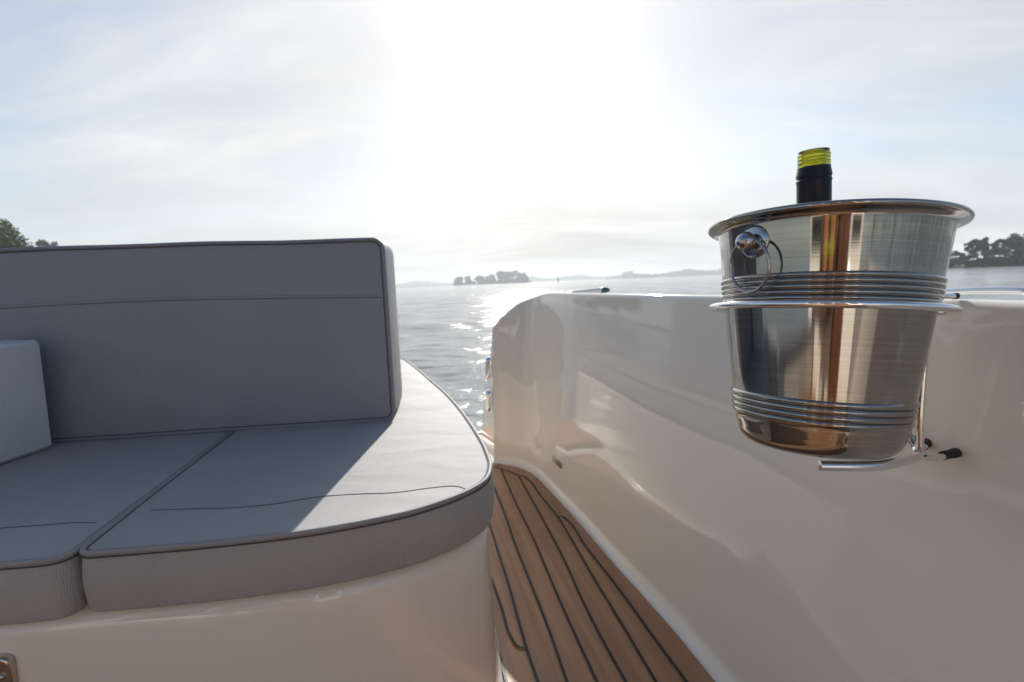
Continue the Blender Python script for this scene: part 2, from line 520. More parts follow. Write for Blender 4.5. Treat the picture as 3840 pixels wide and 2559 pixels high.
def cushion(name, label, poly, z0, z1, mt, pm, r=.007, bulge=.003, pipe=True):
    c = np.mean([p for p in poly], axis=0)
    root = thing(name, label, 'cushion', P(c[0], c[1], z0))
    V, F = pad(poly, arc_profile(z0, z1, r, .006, bulge))
    link('pad', [P(*v) for v in V], F, mt, root, sharp=70)
    if pipe:
        q = inset(ccw(poly), .0035)
        q = inset(ccw(poly), .0015)
        V, F = tube([P(p[0], p[1], z1-.0010) for p in q], .0038, 10, closed=True)
        link('piping', V, F, pm, root)
        V, F = join(tube([P(p[0], p[1], z1+.0001) for p in inset(ccw(poly), .0062)], .0011, 6, closed=True), tube([P(p[0], p[1], z1-.0062) for p in inset(ccw(poly), -.0006)], .0011, 6, closed=True))
        link('piping_shadow', V, F, M['thread_shade'], root)  # dark tubes stand in for the shadow gaps beside the piping
    return root
cush_r = cushion('seat_cushion', 'grey woven seat cushion with big rounded corner, half lit by the sun', poly_r, ST-TH, ST, M['fabric'], M['piping'])
left_front = [(-1.75, .585), (-1.4, .585), (-.95, .590), (-.744, .594), (-.642, .599), (-.600, .604)]
lc = near_end([tuple(p) for p in catmull(left_front, 5)], .05)
poly_l = lc + [(-.5690, .609), (-.6016, .804), (-.6586, 1.142), (-.7666, 1.60), (-.862, 2.44), (-1.55, 2.42), (-1.75, 1.5)]
poly_l = fillet(poly_l, {len(lc): .024}, 7)
cush_l = cushion('seat_cushion', 'shaded grey seat cushion at the left, under the pale pillow', poly_l, ST-TH, ST-.001, M['fabric'], M['piping'])
def seam(parent, pts, z, r=.0013, name='seam'):
    V, F = tube([P(p[0], p[1], z) for p in catmull(pts, 8)], r, 6)
    return link(name, V, F, M['thread_shade'], parent)
seam(cush_r, [(-.555, .742), (-.487, .741), (-.44, .739), (-.377, .746), (-.308, .768), (-.253, .7725), (-.198, .772), (-.132, .787), (-.106, .790), (-.092, .785), (-.083, .776)], ST+.0001, .0009)
seam(cush_l, [(-1.3, .69), (-.95, .698), (-.744, .703), (-.686, .707), (-.639, .711), (-.612, .708)], ST-.0008, .0008)

base_front = [(-1.75, .590), (-1.2, .592), (-.8, .600), (-.66, .606), (-.565, .616)] + right_front[1:]
bc = [tuple(p) for p in catmull(base_front, 6)]
poly_b = bc + [(-1.5, 2.44), (-1.75, 1.5)]
poly_b = inset(ccw(poly_b), .006)
zb1 = ST-TH-.002
pr = [(.0, DZ-.01), (.0, DZ)] + [(.004*t, DZ+(zb1-.04-DZ)*t) for t in (.15, .3, .5, .7, .85, 1.)]
for q in range(1, 9):
    t = q/8*math.pi/2; pr.append((.004+.030*(1-math.cos(t)), zb1-.03+.03*math.sin(t)))
pr += [(.045, zb1), (.05, zb1)]
# fillet to the deck
pr = [(-.016, DZ-.006), (-.012, DZ-.0035), (-.006, DZ+.003), (-.002, DZ+.012)] + pr[2:]
V, F = pad(poly_b, pr)
sb = link('seat_base', [P(*v) for v in V], F, M['gel'], boat, sharp=60)
# latch plate with its screw on the base front
V, F = plate(P(-.685, .6100, -.496), (1, .05, 0), (0, 0, 1), .052, .092, .010, .006, .6)
lp = link('latch_plate', V, F, M['darkchrome'], sb, sharp=50)
sv, sf = lathe([(0, .0105), (.0012, .0104), (.0028, .0098), (.0040, .0085), (.0045, .0066), (.0045, .004)], 20)
nv = Vector((1, .05, 0)).cross(Vector((0, 0, 1))).normalized()
ux = Vector((1, .05, 0)).normalized()
sc_c = P(-.6690, .6108, -.4745)
sv = [sc_c + ux*v[0] + Vector((0, 0, 1))*v[1] + nv*v[2] for v in sv]
cv, cf = [], []
for a in (0, 1):
    d1, d2 = (ux, Vector((0, 0, 1))) if a == 0 else (Vector((0, 0, 1)), ux)
    bq = [sc_c+nv*(.0106+.0002*a)+d1*sx*.0022+d2*sy*.0005 for sx, sy in ((-1, -1), (1, -1), (1, 1), (-1, 1))]
    cf.append(tuple(len(cv)+i for i in range(4))); cv += bq
scr = link('screw', sv, sf, M['darkchrome'], sb)
link('screw_slot', cv, cf, M['rubber'], sb, smooth=False)

# backrest
bl = Vector((-1.75, 1.062, 0)); br_ = Vector((-.292, 1.218, 0))
dirx = (br_-bl).normalized(); diry = Vector((0, 0, 1)); dirn = Vector((-.165, .986, 0)).normalized()   # depth runs aft
Lb = (br_-bl).length; Hb = .437
o2 = fillet([(0, 0), (Lb, 0), (Lb, Hb), (0, Hb)], {0: .02, 1: .024, 2: .026, 3: .02}, 8)
# gentle unevenness of a stuffed top edge
o2 = [np.array(p) for p in o2]
dense = []
for i in range(len(o2)):
    a, c = o2[i], o2[(i+1) % len(o2)]
    nseg = max(1, int(np.linalg.norm(c-a)/.04))
    for k in range(nseg): dense.append(a+(c-a)*k/nseg)
o2 = [np.array([p[0], p[1]+(.0012*math.sin(p[0]*7+1)+.0008*math.sin(p[0]*19)) * (1 if p[1] > Hb*.5 else .3)]) for p in dense]
TB = .44
def bx(v):
    q = bl+dirx*v[0]+diry*v[1]-dirn*v[2]
    return P(q.x, q.y, q.z+ST)
prof = []
for k in range(8):
    t = k/7*math.pi/2; prof.append((.07*(1-math.sin(t)), -TB+.07*(1-math.cos(t))))
for t in (.25, .5, .75): prof.append((-.010*math.sin(math.pi*t), -TB+.07+(TB-.07-.008)*t))
for k in range(0, 6):
    t = k/5*math.pi/2; prof.append((.008*(1-math.cos(t)), -.008+.008*math.sin(t)))
prof += [(.011, 0), (.016, 0.0)]
V, F = pad(o2, prof, bx)
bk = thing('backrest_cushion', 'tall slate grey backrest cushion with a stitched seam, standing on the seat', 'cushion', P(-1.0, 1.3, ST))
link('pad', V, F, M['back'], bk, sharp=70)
V, F = tube([bx((p[0], p[1], .0005)) for p in inset(ccw(o2), .0025)], .0042, 10, closed=True)
link('piping', V, F, M['backpipe'], bk)
V, F = join(tube([bx((p[0], p[1], .0)) for p in inset(ccw(o2), .0078)], .0012, 6, closed=True), tube([bx((p[0], p[1], -.006)) for p in inset(ccw(o2), -.0010)], .0012, 6, closed=True))
link('piping_shadow', V, F, M['thread_shade'], bk)  # shade in the gaps along the backrest piping, drawn as dark tubes
sv = [bx((x, .302+.006*math.sin(x*2.2)-.004*math.sin(x*5), .0004)) for x in np.linspace(.02, Lb-.012, 60)]
V, F = tube(sv, .0008, 6); link('seam', V, F, M['thread_shade'], bk)
st = []
for x in np.arange(.03, Lb-.02, .0085):
    y = .308+.006*math.sin(x*2.2)-.004*math.sin(x*5)
    st.append(tube([bx((x, y, .0003)), bx((x+.0042, y, .0003))], .0005, 5))
link('stitching', *join(*st), M['thread_shade'], bk)

# pale pillow
pl = thing('pillow', 'pale grey boxy pillow standing on the left seat against the backrest', 'pillow', P(-1.08, .92, ST))
o3 = fillet([(0, 0), (.38, 0), (.375, .233), (.004, .236)], {i: .009 for i in range(4)}, 5)
dense = []
for i in range(len(o3)):
    a, c = np.array(o3[i]), np.array(o3[(i+1) % len(o3)]); ns = max(1, int(np.linalg.norm(c-a)/.02))
    for k in range(ns): dense.append(a+(c-a)*k/ns)
def px_(v):
    return P(-1.0165+v[1]*.035-v[0]*.055+v[2], 1.098-v[0], ST+.002+v[1])
prof = [(.007, -.13), (.004, -.125), (0, -.11), (-.004, -.06), (0, -.010), (.0015, -.004), (.005, 0.0), (.006, .0004), (.007, .0005)]
V, F = pad(dense, prof, px_)
link('pad', V, F, M['pillow'], pl, sharp=80)
V, F = tube([px_((p[0], p[1], -.010)) for p in inset(ccw(dense), .0)], .0022, 6, closed=True)
link('piping', V, F, M['pillow'], pl)

# ------------------------------------------------------------------ ice bucket
k_ = 1.12
axd = Vector((.0757, .0871, 1)).normalized(); e1 = Vector((0, 1, 0)).cross(axd).normalized(); e2 = axd.cross(e1)
rot = Matrix((e1, e2, axd)).transposed()
bucket = thing('ice_bucket', 'shiny brushed steel ice bucket with a ring handle, held in a bracket by the gunwale', 'bucket', P(.2786*k_, .4621*k_, -.1584*k_))
bucket.rotation_euler = rot.to_euler()
def Rb(h): return .0672+.1285*h
def outer():
    p = [(0.0, .0005), (.030, .0005), (.046, -.001), (.050, -.003)]
    rc_ = .014
    for q in range(0, 9):
        t = q/8*math.pi/2
        p.append((Rb(.0)-rc_+rc_*math.sin(t)+.0006, rc_-rc_*math.cos(t)-.003*(1-math.sin(t))))
    h = .0165
    def bandpts(h0, h1, nr, amp):
        o = []
        for q in range(nr*10+1):
            s = q/(nr*10); hh = h0+(h1-h0)*s
            o.append((Rb(hh)+amp*(abs(math.sin(math.pi*s*nr))**.7), hh))
        return o
    p.append((Rb(.018), .018)); p.append((Rb(.0225), .0225))
    p += bandpts(.0245, .0465, 4, .0020)
    for hh in (.049, .06, .075, .09, .105, .118, .1245): p.append((Rb(hh), hh))
    p += bandpts(.1265, .1495, 5, .0019)
    for hh in (.152, .16, .168, .176, .184, .1912): p.append((Rb(hh), hh))
    r0 = Rb(.1912)
    for q in range(1, 8):                                        # flare
        t = q/7*R(82); p.append((r0+.0082*(1-math.cos(t)), .1912+.0046*math.sin(t)))
    cx, cz = p[-1][0]+.0005, p[-1][1]+.0026
    for q in range(0, 13):                                       # rolled rim
        t = R(-90)+q/12*R(250); p.append((cx+.0030*math.cos(t)*.9, cz+.0025*math.sin(t)))
    return p
op = outer()
ri = [(r_-.0012, h) for r_, h in [(Rb(.194)+.0022, .1985), (Rb(.190), .191), (Rb(.15), .15), (Rb(.1), .1), (Rb(.05), .05), (Rb(.012), .012), (Rb(.006)-.012, .0065), (0, .0065)]]
prof = [(r_*k_, h*k_) for r_, h in op+ri]
V, F = lathe(prof, 160)
def blink(name, V, F, m_, parent, **kw):
    me = bpy.data.meshes.new(name); me.from_pydata(V, [], F)
    bm = bmesh.new(); bm.from_mesh(me); bmesh.ops.remove_doubles(bm, verts=bm.verts, dist=1e-6); bmesh.ops.recalc_face_normals(bm, faces=bm.faces); bm.to_mesh(me); bm.free()
    for p_ in me.polygons: p_.use_smooth = True
    me.set_sharp_from_angle(angle=R(kw.get('sharp', 60)))
    me.materials.append(m_); o = bpy.data.objects.new(name, me); COL.objects.link(o); o.parent = parent
    return o
blink('body', V, F, M['brushed'], bucket)
# ring handles
def handle(th):
    th = R(th); hh = .1772; rr = Rb(hh)*k_
    nrm = Vector((math.cos(th), math.sin(th), -.10)).normalized(); tg = Vector((-math.sin(th), math.cos(th), 0)); up = nrm.cross(tg)
    if up.z < 0: up = -up
    c = Vector((math.cos(th)*rr, math.sin(th)*rr, hh*k_))
    def w(v): return c+tg*v[0]+up*v[1]+nrm*v[2]
    V, F = lathe([(0, .0030), (.006, .0030), (.0125, .0022), (.0146, .0014), (.0158, .0004), (.0160, -.003), (.0150, -.006)], 48)
    base = blink('handle_plate', [w(v) for v in V], F, M['handle'], bucket)
    pf = [(.0055, .001), (.0050, .004), (.0048, .0055)]
    for q in range(3, 25): t = R(-90)+q/24*R(180); pf.append((.0092*math.cos(t)+1e-5, .0105+.0092*math.sin(t)))
    V, F = lathe(pf, 40)
    blink('knob', [w(v) for v in V], F, M['handle'], bucket)
    cr_ = w((0, .0010, .0088)); rad = .0246
    dn = Vector((0, 0, -1)); out = Vector((math.cos(th), math.sin(th), 0)); dn = (dn-out*.16).normalized()
    tg2 = (tg + out*0.10).normalized()
    ctr = cr_+dn*rad*.98
    pts = [ctr+(-dn*math.cos(a)+tg2*math.sin(a))*rad for a in np.linspace(0, 2*math.pi, 64, endpoint=False)]
    V, F = tube(pts, .0015, 10, closed=True)
    blink('handle_ring', V, F, M['handle'], bucket)
handle(203); handle(23)

# ------------------------------------------------------------------ bracket that holds the bucket
bbase = P(.312, .5175, -.1774)
def bw(r_, th, h): return bbase + rot @ Vector((r_*math.cos(th), r_*math.sin(th), h))
hold = thing('bucket_bracket', 'chrome wire bracket hooked on the gunwale, its ring carrying the ice bucket', 'bracket', P(.42, .52, -.19))
V, F = tube([bw(.0946*k_, a, .1235*k_) for a in np.linspace(0, 2*math.pi, 96, endpoint=False)], .0036, 12, closed=True)
link('support_ring', V, F, M['chrome'], hold)
A0 = (.4225, .5185); B0 = (.4440, .5560)
for (x, y), (fx, fy) in ((A0, (.4815, .5400)), (B0, (.482, .579))):
    hook = [P(x+.060, y+.022, -.0345), P(x+.045, y+.0165, -.0335), P(x+.014, y+.005, -.0325), P(x+.002, y, -.038)] if y > .53 else [P(x, y, -.042)]
    pts = hook+[P(x, y, -.052), P(x, y, -.10), P(x, y, -.178), P(x+.002, y+.001, -.191), P(x+.010, y+.004, -.2005), P(x+.022, y+.008, -.203), P(fx-.012, fy-.005, -.203)]
    V, F = tube(smooth_path(pts, 6), .0034, 10)
    up_ = link('upright', V, F, M['chrome'], hold)
    dv = Vector((fx-x-.02, fy-y-.008, 0)).normalized(); c = P(fx, fy, -.203)
    V, F = tube([c-dv*.024, c-dv*.0235, c-dv*.014, c-dv*.006, c-dv*.001, c+dv*.0008], .005, 14, radii=[.0036, .0048, .0046, .0054, .0053, .0030])
    link('rubber_foot', V, F, M['rubber'], up_)
    if y < .53: continue
    hp = P(x+.056, y+.0205, -.0342); dv = Vector((.94, .34, -.02))
    V, F = tube([hp-dv*.002, hp-dv*.0015, hp+dv*.004, hp+dv*.006], .004, 12, radii=[.0030, .0037, .0037, .0022])
    link('rubber_sleeve', V, F, M['rubber'], up_)
V, F = tube(smooth_path([P(.2885, .4700, -.1845), P(.336, .4645, -.1845), P(.343, .4650, -.1846), P(.352, .4685, -.1852), P(.408, .503, -.192), P(.420, .513, -.1955)], 6), .0050, 14)
link('base_rod', V, F, M['chrome'], hold, sharp=60)
V, F = tube(smooth_path([P(.300, .580, -.1915), P(.352, .585, -.192), P(.372, .582, -.192), P(.425, .565, -.1915), P(.440, .556, -.1905)], 6), .0045, 14)
link('base_rod', V, F, M['chrome'], hold, sharp=60)
V, F = tube([P(*A0, -.195), P((A0[0]+B0[0])/2, (A0[1]+B0[1])/2, -.1965), P(*B0, -.195)], .0042, 10)
link('cross_rod', V, F, M['chrome'], hold)

# ------------------------------------------------------------------ wine bottle
bot = thing('wine_bottle', 'open screw top wine bottle with black foil neck standing in the ice bucket', 'bottle', P(.304, .507, -.166))
bt = P(.2915, .4985, .1128); bb = P(.304, .507, -.166)
ba = (bt-bb).normalized(); f1 = ba.cross(Vector((0, 1, 0))).normalized(); f2 = ba.cross(f1); LBt = (bt-bb).length
def wv(v): return bb+f1*v[0]+f2*v[1]+ba*v[2]
ro = .0135
top = LBt
gp = [(.0, .004), (.030, .002), (.0365, .006), (.037, .012), (.037, .165), (.034, .185), (.022, .210), (.0150, .228), (.0138, .238), (.0137, top-.016), (.0137, top-.0128)]
for q in range(13):
    s = q/12; gp.append((ro-.0004+.0008*abs(math.sin(s*math.pi*3)), top-.0125+s*.0095))
gp += [(.0131, top-.0026), (.0133, top-.0012), (.0128, top-.0001), (.0118, top+.0003), (.0104, top-.0003), (.0098, top-.0015)]
gi = [(.0094, top-.006), (.0094, top-.03), (.0096, .235), (.018, .206), (.030, .180), (.0335, .16), (.0335, .012), (.030, .008), (0, .008)]
V, F = lathe(gp+gi, 64)
gl = link('glass', [wv(v) for v in V], F, M['glass'], bot, sharp=40)
cp = [(.0140, .180+.07-.015), (.01465, top-.075), (.01465, top-.0300), (.01485, top-.0290), (.0152, top-.0278), (.0150, top-.0268), (.0145, top-.0262), (.0145, top-.0250), (.0150, top-.0240), (.0152, top-.0230), (.0150, top-.0215), (.0145, top-.0195), (.0141, top-.0165), (.01385, top-.0150), (.01385, top-.0148)]
V, F = lathe(cp, 64)
link('foil', [wv(v) for v in V], F, M['capsule'], bot, sharp=50)

# ------------------------------------------------------------------ pale boom end beyond the gunwale
bo = thing('boom', 'pale slender pole with dark rounded tip showing just above the gunwale far edge', 'pole', P(.0, 2.5, -.10))
V, F = tube([P(.185, 2.49, -.098), P(.22, 2.49, -.085), P(.30, 2.495, -.0625), P(.445, 2.5, -.0530)], .013, 14)
link('pole', V, F, M['gel_white'], bo, sharp=50)
V, F = tube([P(.440, 2.4996, -.0532), P(.442, 2.5, -.0531), P(.462, 2.502, -.0520), P(.478, 2.503, -.0525), P(.486, 2.5035, -.0540)], .017, 14, radii=[.0132, .0145, .0142, .0105, .004])
link('end_cap', V, F, simple('dark_teal_cap', (.035, .10, .11), .3), bo)
V, F = tube([P(.19, 2.49, -.095), P(.20, 2.45, -.7), P(.20, 2.40, -1.2)], .016, 10)
link('post', V, F, M['gel_white'], bo)

# ------------------------------------------------------------------ invented forward cockpit, added behind the camera for the steel to reflect
wh = thing('added_wheelhouse', 'invented ivory cabin front with mahogany doors and dark glass, added for the steel to reflect', 'added_wheelhouse', P(-.6, -1.55, DZ))  # added out of view to give the bucket vertical streaks
wood = simple('mahogany', (.13, .055, .03), .3); tint = simple('dark_tint', (.012, .016, .02), .05)
def box(x0, x1, y0, y1, z0, z1, r=.01):
    V, F = pad(fillet([(x0, y0), (x1, y0), (x1, y1), (x0, y1)], {i: r for i in range(4)}, 3), [(r, z0), (0, z0+r), (0, z1-r), (r, z1)])
    return [P(*v) for v in V], F
link('lower_panel', *box(-1.78, .36, -1.67, -1.55, DZ, .02, .02), M['gel'], wh, sharp=50)
for x in (-1.74, -1.10, -.50, -.02, .32): link('post', *box(x-.035, x+.035, -1.66, -1.53, .02, 1.0), M['gel'], wh, sharp=50)
for x0, x1 in ((-1.705, -1.135), (-1.065, -.535), (.015, .285)): link('window', *box(x0, x1, -1.62, -1.60, .02, 1.0), tint, wh, sharp=50)
for x0, x1 in ((-.465, -.262), (-.258, -.055)): link('door', *box(x0, x1, -1.63, -1.52, DZ+.03, .98), wood, wh, sharp=50)
link('roof', *box(-1.9, .50, -2.4, -1.43, 1.0, 1.07, .03), M['gel'], wh, sharp=50)
hs = thing('added_helm_chair', 'invented brown leather helm chair with ivory pedestal, added for the steel to reflect', 'seat', P(-.75, -1.05, DZ))  # unseen, invented as something brown for the bucket to mirror
V, F = pad(fillet([(-.95, -1.30), (-.40, -1.30), (-.40, -.87), (-.95, -.87)], {i: .06 for i in range(4)}, 6), [(.03, -.25), (0, -.22), (0, -.16), (.02, -.13), (.04, -.13)])
link('seat', [P(*v) for v in V], F, simple('brown_leather', (.08, .045, .03), .45), hs, sharp=60)
V, F = pad(fillet([(-.95, -1.30), (-.40, -1.30), (-.40, -1.21), (-.95, -1.21)], {i: .04 for i in range(4)}, 6), [(.02, -.13), (0, -.10), (0, .22), (.02, .26), (.03, .26)])
link('backrest', [P(*v) for v in V], F, bpy.data.materials['brown_leather'], hs, sharp=60)
V, F = tube([P(-.68, -1.10, DZ), P(-.68, -1.10, -.25)], .06, 20); link('pedestal', V, F, M['gel'], hs, sharp=50)
fb = thing('added_bench', 'added slate grey bench cushion on the port side, a dark shape for the steel to reflect', 'bench', P(-1.5, -.8, DZ))  # unseen dark shape added to the bucket's reflections
V, F = pad(fillet([(-1.75, -1.5), (-1.32, -1.5), (-1.32, .2), (-1.75, .2)], {i: .05 for i in range(4)}, 5), [(.01, DZ), (.0, -.42), (.01, -.41)])
link('locker', [P(*v) for v in V], F, M['gel'], fb, sharp=50)
V, F = pad(fillet([(-1.76, -1.5), (-1.30, -1.5), (-1.30, .2), (-1.76, .2)], {i: .05 for i in range(4)}, 5), arc_profile(-.41, -.32, .02))
link('cushion', [P(*v) for v in V], F, M['back'], fb, sharp=60)
def vest(x, y, z, sc, lab):  # made-up jacket, puts orange and lime streaks in the steel
    t = thing('added_life_jacket', lab, 'life jacket', P(x, y, z))
    for sx in (-1, 1):
        o = fillet([(sx*.02, 0), (sx*.17, 0), (sx*.19, .30), (sx*.12, .48), (sx*.06, .48), (sx*.04, .25)], {i: .03 for i in range(6)}, 4)
        V, F = pad(o, [(.03, -.03), (.01, -.025), (0, 0), (.01, .03), (.03, .035)], lambda v: P(x+v[0]*sc, y+v[2]*sc+.10*0, z+v[1]*sc))
        link('panel', V, F, bpy.data.materials.get('orange_cloth') or simple('orange_cloth', (.36, .11, .05), .6), t, sharp=60)
    V, F = tube([P(x-.2*sc, y+.045, z+.15*sc), P(x, y+.05, z+.15*sc), P(x+.2*sc, y+.045, z+.15*sc)], .012, 8)
    link('strap', V, F, bpy.data.materials.get('lime_webbing') or simple('lime_webbing', (.55, .75, .03), .6), t)
vest(-.56, -1.15, -.12, 1.0, 'invented orange life jacket with lime strap on the helm chair, added for the steel to reflect')

# ------------------------------------------------------------------ water
def water():
    az = np.concatenate([np.arange(-58, 58, .28), np.arange(58, 302, 4.)]); az = np.radians(az)
    r = [1.3]
    while r[-1] < 4600: r.append(r[-1]*(1.011 if r[-1] < 120 else 1.05))
    r = np.array(r); na, nr = len(az), len(r)
    X = r[:, None]*np.sin(az)[None]; Y = r[:, None]*np.cos(az)[None]
    Z = np.zeros_like(X)
    g = np.random.default_rng(5)
    for i in range(46):
        lam = .28*(1.105**i) if i < 32 else .28*(1.105**(i-14))
        th = g.normal(math.radians(82), .55); k = 2*math.pi/lam
        amp = .0031*lam**.85*(1 if lam < 2.2 else .7)
        fade = np.clip((lam/(r*.013)-1.5)/2., 0, 1)[:, None]
        ph = g.uniform(0, 6.28)
        s = np.sin(k*(X*math.cos(th)+Y*math.sin(th))+ph+.5*np.sin(.13*X*k/4+.17*Y*k/3+ph))
        Z += amp*fade*(s+.25*np.cos(2*np.arcsin(np.clip(s, -1, 1))))
    V = np.stack([X, Y, Z], -1).reshape(-1, 3)
    i = np.arange(nr-1)[:, None]*na; j = np.arange(na)[None]; j2 = (j+1) % na
    F = np.stack([i+j, i+j2, i+na+j2, i+na+j], -1).reshape(-1, 4)
    me = bpy.data.meshes.new('lake')
    me.vertices.add(len(V)); me.vertices.foreach_set('co', V.ravel())
    me.loops.add(F.size); me.loops.foreach_set('vertex_index', F.ravel().astype(np.int32))
    me.polygons.add(len(F)); me.polygons.foreach_set('loop_start', np.arange(0, F.size, 4, dtype=np.int32))
    me.polygons.foreach_set('use_smooth', np.ones(len(F), bool))
    me.update(); me.validate()
    if me.polygons[0].normal.z < 0: me.flip_normals()
    me.materials.append(M['water'])
    o = bpy.data.objects.new('water', me); COL.objects.link(o); o['kind'] = 'structure'
    return o
water()

# ------------------------------------------------------------------ trees
def leaf_cloud(blobs, nleaf, size, g):
    V, F = [], []
    vol = np.array([b_[3]**2 for b_ in blobs]); vol /= vol.sum()
    for b_, share in zip(blobs, vol):
        c = np.array(b_[:3]); rad = np.array([b_[3], b_[3], b_[3]*b_[4]])
        for _ in range(max(4, int(nleaf*share))):
            d = g.normal(size=3); d /= np.linalg.norm(d)
            p = c+d*rad*g.uniform(.55, 1.08)
            a = g.normal(size=3); a /= np.linalg.norm(a); e = np.cross(a, g.normal(size=3)); e /= np.linalg.norm(e); f = np.cross(a, e)
            s = size*g.uniform(.6, 1.3); o = len(V)
            V += [p+e*s, p+f*s*.6, p-e*s, p-f*s*.6]; F.append((o, o+1, o+2, o+3))
    return V, F
def crown_blobs(h, w, g, nb, low=.35, open_=0.):
    out = []
    for i in range(nb):
        t = g.uniform(low, .93); a = g.uniform(0, 6.28)
        ww = w*math.sin(math.pi*min(1, max(.12, (t-low+.12)/(1.12-low))))**.7
        rr = ww*g.uniform(.35, .95)
        br = w*g.uniform(.26, .44)*(1-open_)
        out.append((rr*math.cos(a), rr*math.sin(a), h*t, br, g.uniform(.65, .9)))
    return out
def tree(name, label, loc, h, w, nleaf, leaf, m_, seed, nb=14, low=.35, open_=0., group=None, limbs=5):
    g = np.random.default_rng(seed)
    root = thing(name, label, 'tree', loc, group)
    bl_ = crown_blobs(h, w, g, nb, low, open_)
    base = Vector(loc)
    tb = [tube([base, base+Vector((g.uniform(-.2, .2), 0, h*low*.7)), base+Vector((g.uniform(-.4, .4), 0, h*.72))], .1, 7, radii=[h*.022, h*.016, h*.005])]
    for b_ in bl_[:limbs]:
        tb.append(tube([base+Vector((0, 0, h*low*.75)), base+Vector((b_[0]*.4, b_[1]*.4, (h*low*.75+b_[2])*.5)), base+Vector((b_[0], b_[1], b_[2]))], .1, 5, radii=[h*.011, h*.008, h*.003]))
    V, F = join(*tb); link('trunk', V, F, M['bark'], root)
    V, F = leaf_cloud(bl_, nleaf, leaf, g)
    link('crown', [base+Vector(v) for v in V], F, m_, root, smooth=False)
    return root
def copy_tree(src, loc, sc, rz, label, group):
    c = src.copy(); COL.objects.link(c); c.location = loc; c.scale = sc; c.rotation_euler = (0, 0, rz); c['label'] = label
    if group: c['group'] = group
    for ch in src.children:
        d = ch.copy(); COL.objects.link(d); d.parent = c
    return c

# left bank: one big tree above the backrest, slim tops beyond
tree('broadleaf_tree', 'big dark green tree rising above the left end of the backrest', (-119, 114, .3), 24, 10.4, 9500, .40, M['leaf'], 3, nb=24, low=.25)
for i, (x, y, h, w, lab) in enumerate([(-143, 153, 17.4, 4.6, 'small bushy treetop just right of the big tree above the backrest'), (-206, 231, 29.0, 4.4, 'slim pointed treetop peeping over the backrest, left of a fainter one'), (-212, 245, 30.2, 4.0, 'faint slim treetop furthest right along the top of the backrest')]):
    tree('slender_tree', lab, (x, y, .3), h, w, 2200, .42, M['leaf'], 40+i, nb=22, low=.12, group='slim trees beyond the backrest')

# right bank wood
bank = []
def strip(name, pts, depth, h, m_, kind='structure'):
    V, F = [], []
    for i, (x, y) in enumerate(pts):
        d = Vector((x, y, 0)).normalized(); zz = h*(1+.25*noise.noise(Vector((x*.05, y*.05, 0))))
        for s, z in ((0, -.3), (.02, zz*.35), (.15, zz*.8), (.5, zz), (1, zz)):
            V.append(Vector((x, y, 0))+d*depth*s+Vector((0, 0, z)))
    for i in range(len(pts)-1):
        for j in range(4): F.append((i*5+j, i*5+j+1, (i+1)*5+j+1, (i+1)*5+j))
    o = link(name, V, F, m_, None); o['kind'] = kind
    return o
strip('right_bank', [(197, 231), (200, 228), (207, 224), (216, 218), (226, 212), (238, 205), (255, 195), (275, 180)], 40, 1.0, M['bank'])
strip('left_bank', [(-420, 380), (-300, 300), (-228, 245), (-190, 214), (-135, 146), (-107, 106), (-98, 70), (-108, 20)], 90, .6, M['bank'])
RW = [  # tan, y, h, w, low, open
 (.872, 226, 6.0, 2.6, .1, .15, 'low dark bush at the left tip of the right bank wood'),
 (.889, 227, 10.8, 2.9, .32, .22, 'thin open tree near the left tip of the right bank wood'),
 (.908, 226, 12.0, 3.6, .34, .2, 'open crowned tree with sky through it, second in the right bank wood'),
 (.930, 228, 13., 4.0, .36, .18, 'tallest open crowned tree of the right bank, left of the dense ones'),
 (.951, 229, 11.8, 3.2, .42, .25, 'leaning thin tree beside the bright sky gap on the right bank'),
 (.980, 230, 13.2, 5.0, .12, 0., 'dense dark tree at the right frame edge, right of the sky gap'),
 (1.010, 232, 14.6, 5.6, .12, 0., 'tallest dense dark tree of the right bank, cut by the frame edge'),
 (1.045, 232, 15., 6., .12, 0., 'dense dark tree beyond the frame edge on the right bank')]
for i, (t, y, h, w, lo, op_, lab) in enumerate(RW):
    tree('bank_tree', lab, (t*y, y, .6), h, w, 2100 if op_ else 3600, .42, M['leaf_dark'], 60+i, nb=15 if op_ else 20, low=lo, open_=op_, group='trees of the right bank wood')
bush = tree('bank_bush', 'low dark bush under the open trees of the right bank', (.885*222, 222, .5), 4.2, 2.6, 500, .42, M['leaf_dark'], 90, nb=8, low=.1, group='bushes along the right bank')
g = np.random.default_rng(21)
for i, t in enumerate((.862, .897, .911, .924, .938, .950, .963, .978, .995)):
    s = g.uniform(.8, 1.25)
    copy_tree(bush, (t*221, 221+g.uniform(-2, 2), .4), (1.5*s, 1.5*s, 1.35*s), g.uniform(0, 6), 'low dark bush under the open trees of the right bank', 'bushes along the right bank')

